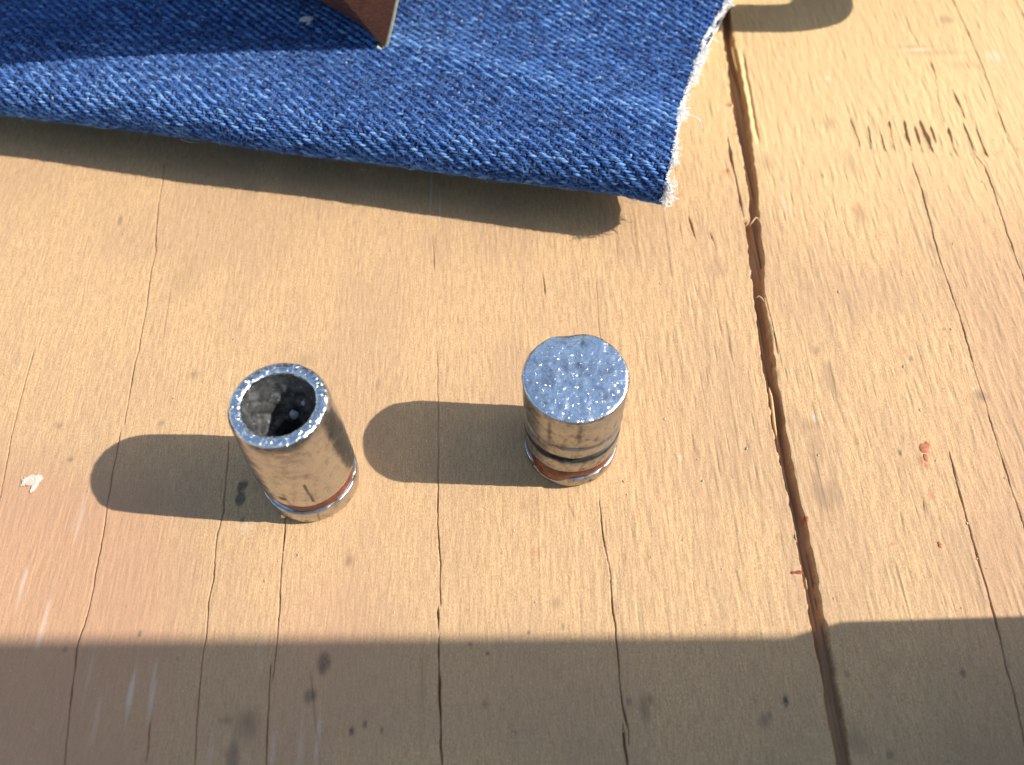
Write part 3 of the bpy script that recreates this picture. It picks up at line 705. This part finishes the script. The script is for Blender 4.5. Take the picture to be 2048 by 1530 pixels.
    def strands(tf, s_out, L, rad, spread, curl):
        n_ = len(tf)
        s3 = s_edge(tf) + s_out; P0 = S(s3, tf); n, a, b = SN(s3, tf); n = n * SGN
        P0 = P0 + n * rng.uniform(-.7, .08, n_)[:, None]
        dv = a * rng.uniform(.1, 1.0, n_)[:, None] + b * rng.normal(0, spread, n_)[:, None] + n * rng.normal(0, spread * .7, n_)[:, None]
        dv /= np.linalg.norm(dv, axis=1, keepdims=True)
        w1 = rng.normal(0, 1, (n_, 3)); ph = rng.uniform(0, 6, n_)
        PP_.append(P0[:, None] + dv[:, None] * (L[:, None] * u)[..., None] + w1[:, None] * (curl * L[:, None] * (np.sin(u * 6 + ph[:, None]) - np.sin(ph[:, None])) * u)[..., None])
        RR_.append(rad[:, None] * np.linspace(1.1, .6, K))
    lo_, hi_ = T_TOP - 62, T_VIS + 1.5
    tf = np.arange(lo_, hi_, .19) ; tf = tf + rng.normal(0, .05, len(tf))                     # yarn ends
    strands(tf, rng.uniform(-.3, -.05, len(tf)), .35 + .55 * np.clip(dens(tf), 0, 1.2) * rng.uniform(.3, 1, len(tf)), rng.uniform(.10, .17, len(tf)), .3, .05)
    tf = rng.uniform(lo_, hi_, 5200)                                                         # loose fibres
    tf = tf[rng.random(len(tf)) < .42 + .6 * np.clip(dens(tf), 0, 1)]
    strands(tf, rng.uniform(-.3, .1, len(tf)) + .5 * np.clip(dens(tf), 0, 1.5) * rng.random(len(tf)), (.45 + .75 * np.clip(dens(tf), 0, 1.5)) * rng.uniform(.3, 1.1, len(tf)), rng.choice([.03, .04, .055], len(tf)), 1.0, .30)
    tf = rng.uniform(lo_, hi_, 70)                                                           # longer stray threads
    strands(tf, rng.uniform(-.3, .0, len(tf)), rng.gamma(3, .42, len(tf)), rng.uniform(.05, .11, len(tf)), .8, .22)
    V, F = tubes(np.concatenate(PP_), np.concatenate(RR_)); w = mesh('frayed_fringe', V - off, F, M_WHITE, root); w['kind'] = 'stuff'
    return root
build_denim()

# ------------------------------------------------------------------ brown handle with brass edge, standing on the denim
def cloth_z(x, y):
    r = np.array([x, y]) - DO; s, q = r @ DE, r @ DN
    t = np.interp(q, PQ[:400][::-1], PT[:400][::-1]); return float(S(np.array(s), np.array(t))[2])

def build_handle():
    tip = at(768, 99, 11.2); z0 = cloth_z(tip[0], tip[1]) - .25; tip = at(768, 99, z0)
    e = empty('wooden_handle', (float(tip[0]), float(tip[1]), z0), 'brown wooden handle with narrow brass edge standing on the denim', 'handle')
    ph = math.radians(11)
    ax = np.array([-math.cos(ph), -math.sin(ph), 0]); dp = np.array([-math.sin(ph) * -1, math.cos(ph), 0]); up = np.array([0, 0, 1.])
    dp = np.array([-math.sin(ph), math.cos(ph), 0])
    # outline in (left, up): along the brass edge, over the top, down the rounded lower edge
    R_ = np.array([(-.35 * h + .0016 * h * h, h) for h in np.linspace(0.5, 62, 26)])
    Tp = np.array([(-8, 72), (6, 78), (22, 76), (36, 66)])
    Lb = np.array([(k * 1.05, k * .97 + .3) for k in np.linspace(44, .6, 22)])
    O = np.concatenate([R_, Tp, Lb]); n = len(O)
    inw = np.zeros_like(O); nl = len(Lb); inw[n - nl:] = np.array([.08, .95]) * 1.0     # rounding pulls the lower edge inward
    inw[n - nl:] *= np.clip(np.linspace(22, .3, nl) / 2.2, .12, 1)[:, None]
    inw[26:30] = np.array([0, -.6])
    # layers: (inset, depth)
    layers = [(7.0 * (1 - math.cos(math.radians(p))), 4.2 * (1 - math.sin(math.radians(p)))) for p in np.linspace(90, 0, 9)]
    layers = [(i_, d_) for i_, d_ in layers] + [(0, 7.5), (1.0, 16.0), (3.0, 26.0)]
    V = []
    for i_, d_ in layers:
        o2 = O + inw * i_
        sh = np.zeros(n); sh[:26] = np.clip(d_ - 7.0, 0, None) * .7                      # flank turns away behind the brass
        dd = d_ - 1.0 * np.exp(-((O[:, 1] - 34) / 22) ** 2)
        V.append(ax * (o2[:, 0] + sh)[:, None] + up * o2[:, 1][:, None] + dp * (dd[:, None] if np.ndim(dd) else dd))
    nL = len(layers); Vv = np.concatenate(V); F = grid_faces(nL, n, True)
    cf = Vv[:n].mean(0); cb = Vv[-n:].mean(0)
    nv = len(Vv); Vv = np.vstack([Vv, cf, cb])
    k = np.arange(n); k2 = (k + 1) % n
    cap1 = np.stack([k2, k, np.full(n, nv), np.full(n, nv)], -1); cap2 = np.stack([k + (nL - 1) * n, k2 + (nL - 1) * n, np.full(n, nv + 1), np.full(n, nv + 1)], -1)
    me_f = [tuple(f) for f in F] + [tuple(f[:3]) for f in cap1] + [tuple(f[:3]) for f in cap2]
    me = bpy.data.meshes.new('handle_body'); me.from_pydata([tuple(v * MM) for v in Vv], [], me_f); me.update()
    me.polygons.foreach_set('use_smooth', [len(q.vertices) == 4 for q in me.polygons]); me.materials.append(mat_handle())
    o = bpy.data.objects.new('handle_body', me); COL.objects.link(o); o.parent = e
    # brass strip along the right edge, wrapped under the corner
    path = [(.9, .75), (.55, .35), (.2, .05)] + [(-.35 * h + .0016 * h * h, h) for h in np.linspace(.9, 61, 24)]
    path = np.array(path); tg = np.gradient(path, axis=0); tg /= np.linalg.norm(tg, axis=1, keepdims=True)
    nrm = np.stack([-tg[:, 1], tg[:, 0]], -1)
    ring = []
    for d_, w_ in [(-.05, -.03), (-.12, .2), (-.06, .45), (0.2, .6), (7.0, 1.7), (7.2, 1.4), (7.2, -.2), (0.3, -.2)]:
        pp = path + nrm * w_
        ring.append(ax * pp[:, 0][:, None] + up * pp[:, 1][:, None] + dp * d_)
    Vb = np.stack(ring, 1).reshape(-1, 3)
    mesh('brass_edge', Vb, grid_faces(len(path), 8, True), mat_plain('worn brass', (.60, .53, .32), .5, .55, .5, .2, 1.2), e)
    return e
build_handle()

# ------------------------------------------------------------------ small things lying about
def lint(name, u, v, z, size, n, label, mat, seed, squash=.5):
    r = np.random.default_rng(seed); c = at(u, v, z)
    K = 10; uu = np.linspace(0, 1, K); P = []
    for b0, b1, bend in [((-1, .5), (.7, .9), -.5), ((-.9, -.2), (1.0, .1), .45), ((-.3, .8), (.5, -1.1), .3), ((.1, .2), (1.1, .75), -.3)]:
        b0, b1 = np.array(b0) * size, np.array(b1) * size; d = b1 - b0; sd_ = np.array([-d[1], d[0]])
        ctr = b0 + d * uu[:, None] + sd_ * (bend * np.sin(uu * np.pi))[:, None]
        m_ = n // 4; jit = r.normal(0, .11 * size, (m_, 1, 2)) + r.normal(0, .05 * size, (m_, K, 2)) + .10 * size * np.sin(uu * 7 + r.uniform(0, 6, (m_, 1)))[..., None]
        z_ = np.abs(r.normal(.12, .10, (m_, 1))) * size + .12 * size * np.sin(uu * np.pi) + 0 * jit[..., 0]
        P.append(np.concatenate([ctr[None] + jit, z_[..., None]], -1))
    P = np.concatenate(P); n = len(P)
    P[..., 2] = np.abs(P[..., 2]) * squash + .06
    V, F = tubes(P, np.full((n, K), .05) * np.linspace(.6, 1.3, n)[:, None], 4)
    o = mesh(name, V, F, mat); o.location = [k * MM for k in c]
    return tag(o, label, 'lint')
lint('lint_tuft', 62, 966, .02, .95, 150, 'pale curled lint tuft lying on the plywood near the left edge', M_LINT, 3)
zc = cloth_z(*at(612, 42, 11)[:2])
lint('lint_tuft', 612, 42, zc + .15, .85, 90, 'small grey lint tuft on the shaded denim below the brown handle', M_WHITE, 5)

def wax_drop(u, v, lobes, label, seed):
    c = at(u, v); V, F, nn = [], [], 0
    for (dx, dy, rx, ry, h) in lobes:
        a = np.linspace(0, 2 * np.pi, 26, endpoint=False); k = np.linspace(0, 1, 6); A, Kk = np.meshgrid(a, k)
        wob = 1 + .45 * (vn(np.cos(A) * 1.8 + 20 + seed, np.sin(A) * 1.8 + 20 + dx, seed) - .5) + .25 * (vn(np.cos(A) * 5 + 20, np.sin(A) * 5 + 20, seed + 4) - .5)
        x = dx + rx * wob * Kk * np.cos(A); y = dy + ry * wob * Kk * np.sin(A)
        z = .05 + .6 * h * (1 - Kk ** 2.2) - .12 * (Kk > .99)
        V.append(np.stack([x, y, z], -1).reshape(-1, 3)); F.append(grid_faces(6, 26, True) + nn); nn += len(V[-1])
    o = mesh('wax_drip', np.concatenate(V), np.concatenate(F)[:, ::-1], M_WAXD); o.location = [k * MM for k in c]
    return tag(o, label, 'wax drip', 'red wax drips on the plywood')
M_WAXD = mat_plain('thin orange wax', (.40, .14, .06), .5, 0, .3, .35, 2.5)
wax_drop(1848, 896, [(0, 0, .72, .72, .13), (-.15, -1.3, .32, .55, .09), (.5, .45, .4, .5, .1)], 'largest orange wax drip with a tail, on the plywood right of the split', 11)
wax_drop(1880, 1090, [(0, 0, .28, .42, .09)], 'small round orange wax drip below the largest drip', 12)
M_WAXD = mat_plain('thin red wax', (.26, .055, .028), .5, 0, .3, .35, 2.5)
wax_drop(1595, 1145, [(.1, 0, .62, .24, .09), (-.5, 0, .3, .2, .07)], 'wide flat red wax drip on the left lip of the split', 13)
wax_drop(1613, 1037, [(0, 0, .26, .30, .10)], 'tiny dark red wax drip on the right lip of the split', 14)

def dust():
    n = 300; r = np.random.default_rng(21)
    uv = np.stack([r.uniform(-20, 2070, n), r.uniform(300, 1550, n)], -1)
    V, F, nn = [], [], 0
    for u, v in uv:
        if abs(u - np.interp(v, [0, 300, 600, 900, 1200, 1530], [1447, 1495, 1518, 1567, 1628, 1690])) < 34: continue
        c = at(u, v); s = min(r.gamma(2, .022) + .025, .13)
        q = r.normal(0, 1, (6, 3)) * .25 + np.array([[1, 0, 0], [-1, 0, 0], [0, 1, 0], [0, -1, 0], [0, 0, 1], [0, 0, -.3]])
        V.append(c + np.array([0, 0, .08]) + q * s * np.array([1, r.uniform(.6, 2.2), .35]))
        F.append(np.array([[0, 2, 4], [2, 1, 4], [1, 3, 4], [3, 0, 4], [2, 0, 5], [1, 2, 5], [3, 1, 5], [0, 3, 5]]) + nn); nn += 6
    o = mesh('sawdust', np.concatenate(V), np.concatenate(F), mat_plain('pale sawdust', (.66, .50, .32), .9, spec=.05, var=.5, scale=.3))
    o['kind'] = 'stuff'; tag(o, 'fine pale sawdust grains scattered over the plywood', 'sawdust')
dust()

# ------------------------------------------------------------------ unseen objects added beyond the frame to cast shadows into it
def build_loop_caster():  # made-up drum with a loop, added only to cast the rounded shadow
    cx, cy = 78.0, 122.0
    e = empty('loop_shadow_caster', (cx, cy, 0), 'unseen mug-shaped shadow caster added beyond the top right corner, its loop shading the plywood', 'shadow caster')
    m = mat_plain('dark blue caster surface', (.03, .04, .07), .25, 0, .5, .15)
    revolve('caster_drum', [(0, .3), (36, .3), (39.5, 2.5), (40.5, 8), (40.5, 86), (41.2, 87.2), (40.6, 88), (39.6, 87), (39.4, 6), (36, 3), (0, 3)], m, e, None, 96, step=4)
    path = []
    # flat loop in the plane x = 0, towards the viewer, shaped for its shadow
    for y, z in [(-39.5, 20.0), (-44, 18.6), (-49, 18.2), (-52.0, 20.0), (-53.3, 24.0), (-53.6, 30), (-53.4, 40), (-52.6, 54), (-50, 62), (-44, 66), (-39.5, 67)]: path.append((y, z))
    path = np.array(path); tt = np.linspace(0, len(path) - 1, 60)
    yy = np.interp(tt, np.arange(len(path)), path[:, 0]); zz = np.interp(tt, np.arange(len(path)), path[:, 1])
    for _ in range(6): yy[1:-1] = (yy[:-2] + 2 * yy[1:-1] + yy[2:]) / 4; zz[1:-1] = (zz[:-2] + 2 * zz[1:-1] + zz[2:]) / 4
    V, F = tubes(np.stack([0 * yy, yy, zz], -1)[None], np.full((1, 60), 3.7), 16)
    V[:, 0] *= .8
    mesh('caster_loop', V, F, m, e)
build_loop_caster()

def build_stepped_caster():  # made-up stepped box, tapered to fit the edge of the foreground shade
    x0 = 75.0
    e = empty('stepped_shadow_caster', (x0 + 35, -100, 0), 'unseen tapered shadow caster added beyond the right edge, shading the foreground plywood', 'tub')
    m = mat_plain('grey caster surface', (.22, .23, .23), .5, 0, .4, .1)
    def frust(name, z0, z1, yb, yt, inset0, inset1, bw=1.2):
        # far face edge given at both heights; other faces taper alike
        V = []
        for z, y, i in ((z0, yb, inset0), (z1, yt, inset1)):
            V += [(x0 + i, y, z), (x0 + 70 - i, y, z), (x0 + 70 - i, -170 + i, z), (x0 + i, -170 + i, z)]
        V = np.array(V) - np.array([x0 + 35, -100, 0])
        F = [(0, 1, 5, 4), (1, 2, 6, 5), (2, 3, 7, 6), (3, 0, 4, 7), (4, 5, 6, 7), (3, 2, 1, 0)]
        o = mesh(name, V, F, m, e, smooth=False)
        bv = o.modifiers.new('b', 'BEVEL'); bv.width = bw * MM; bv.segments = 3
        return o
    frust('caster_base', 0.0, 42.5, -33.3, -36.9, 0, 0.0, 5.5)
    frust('caster_upper', 42.6, 165.0, -40.1, -48.8, 0.0, 6.0)
build_stepped_caster()
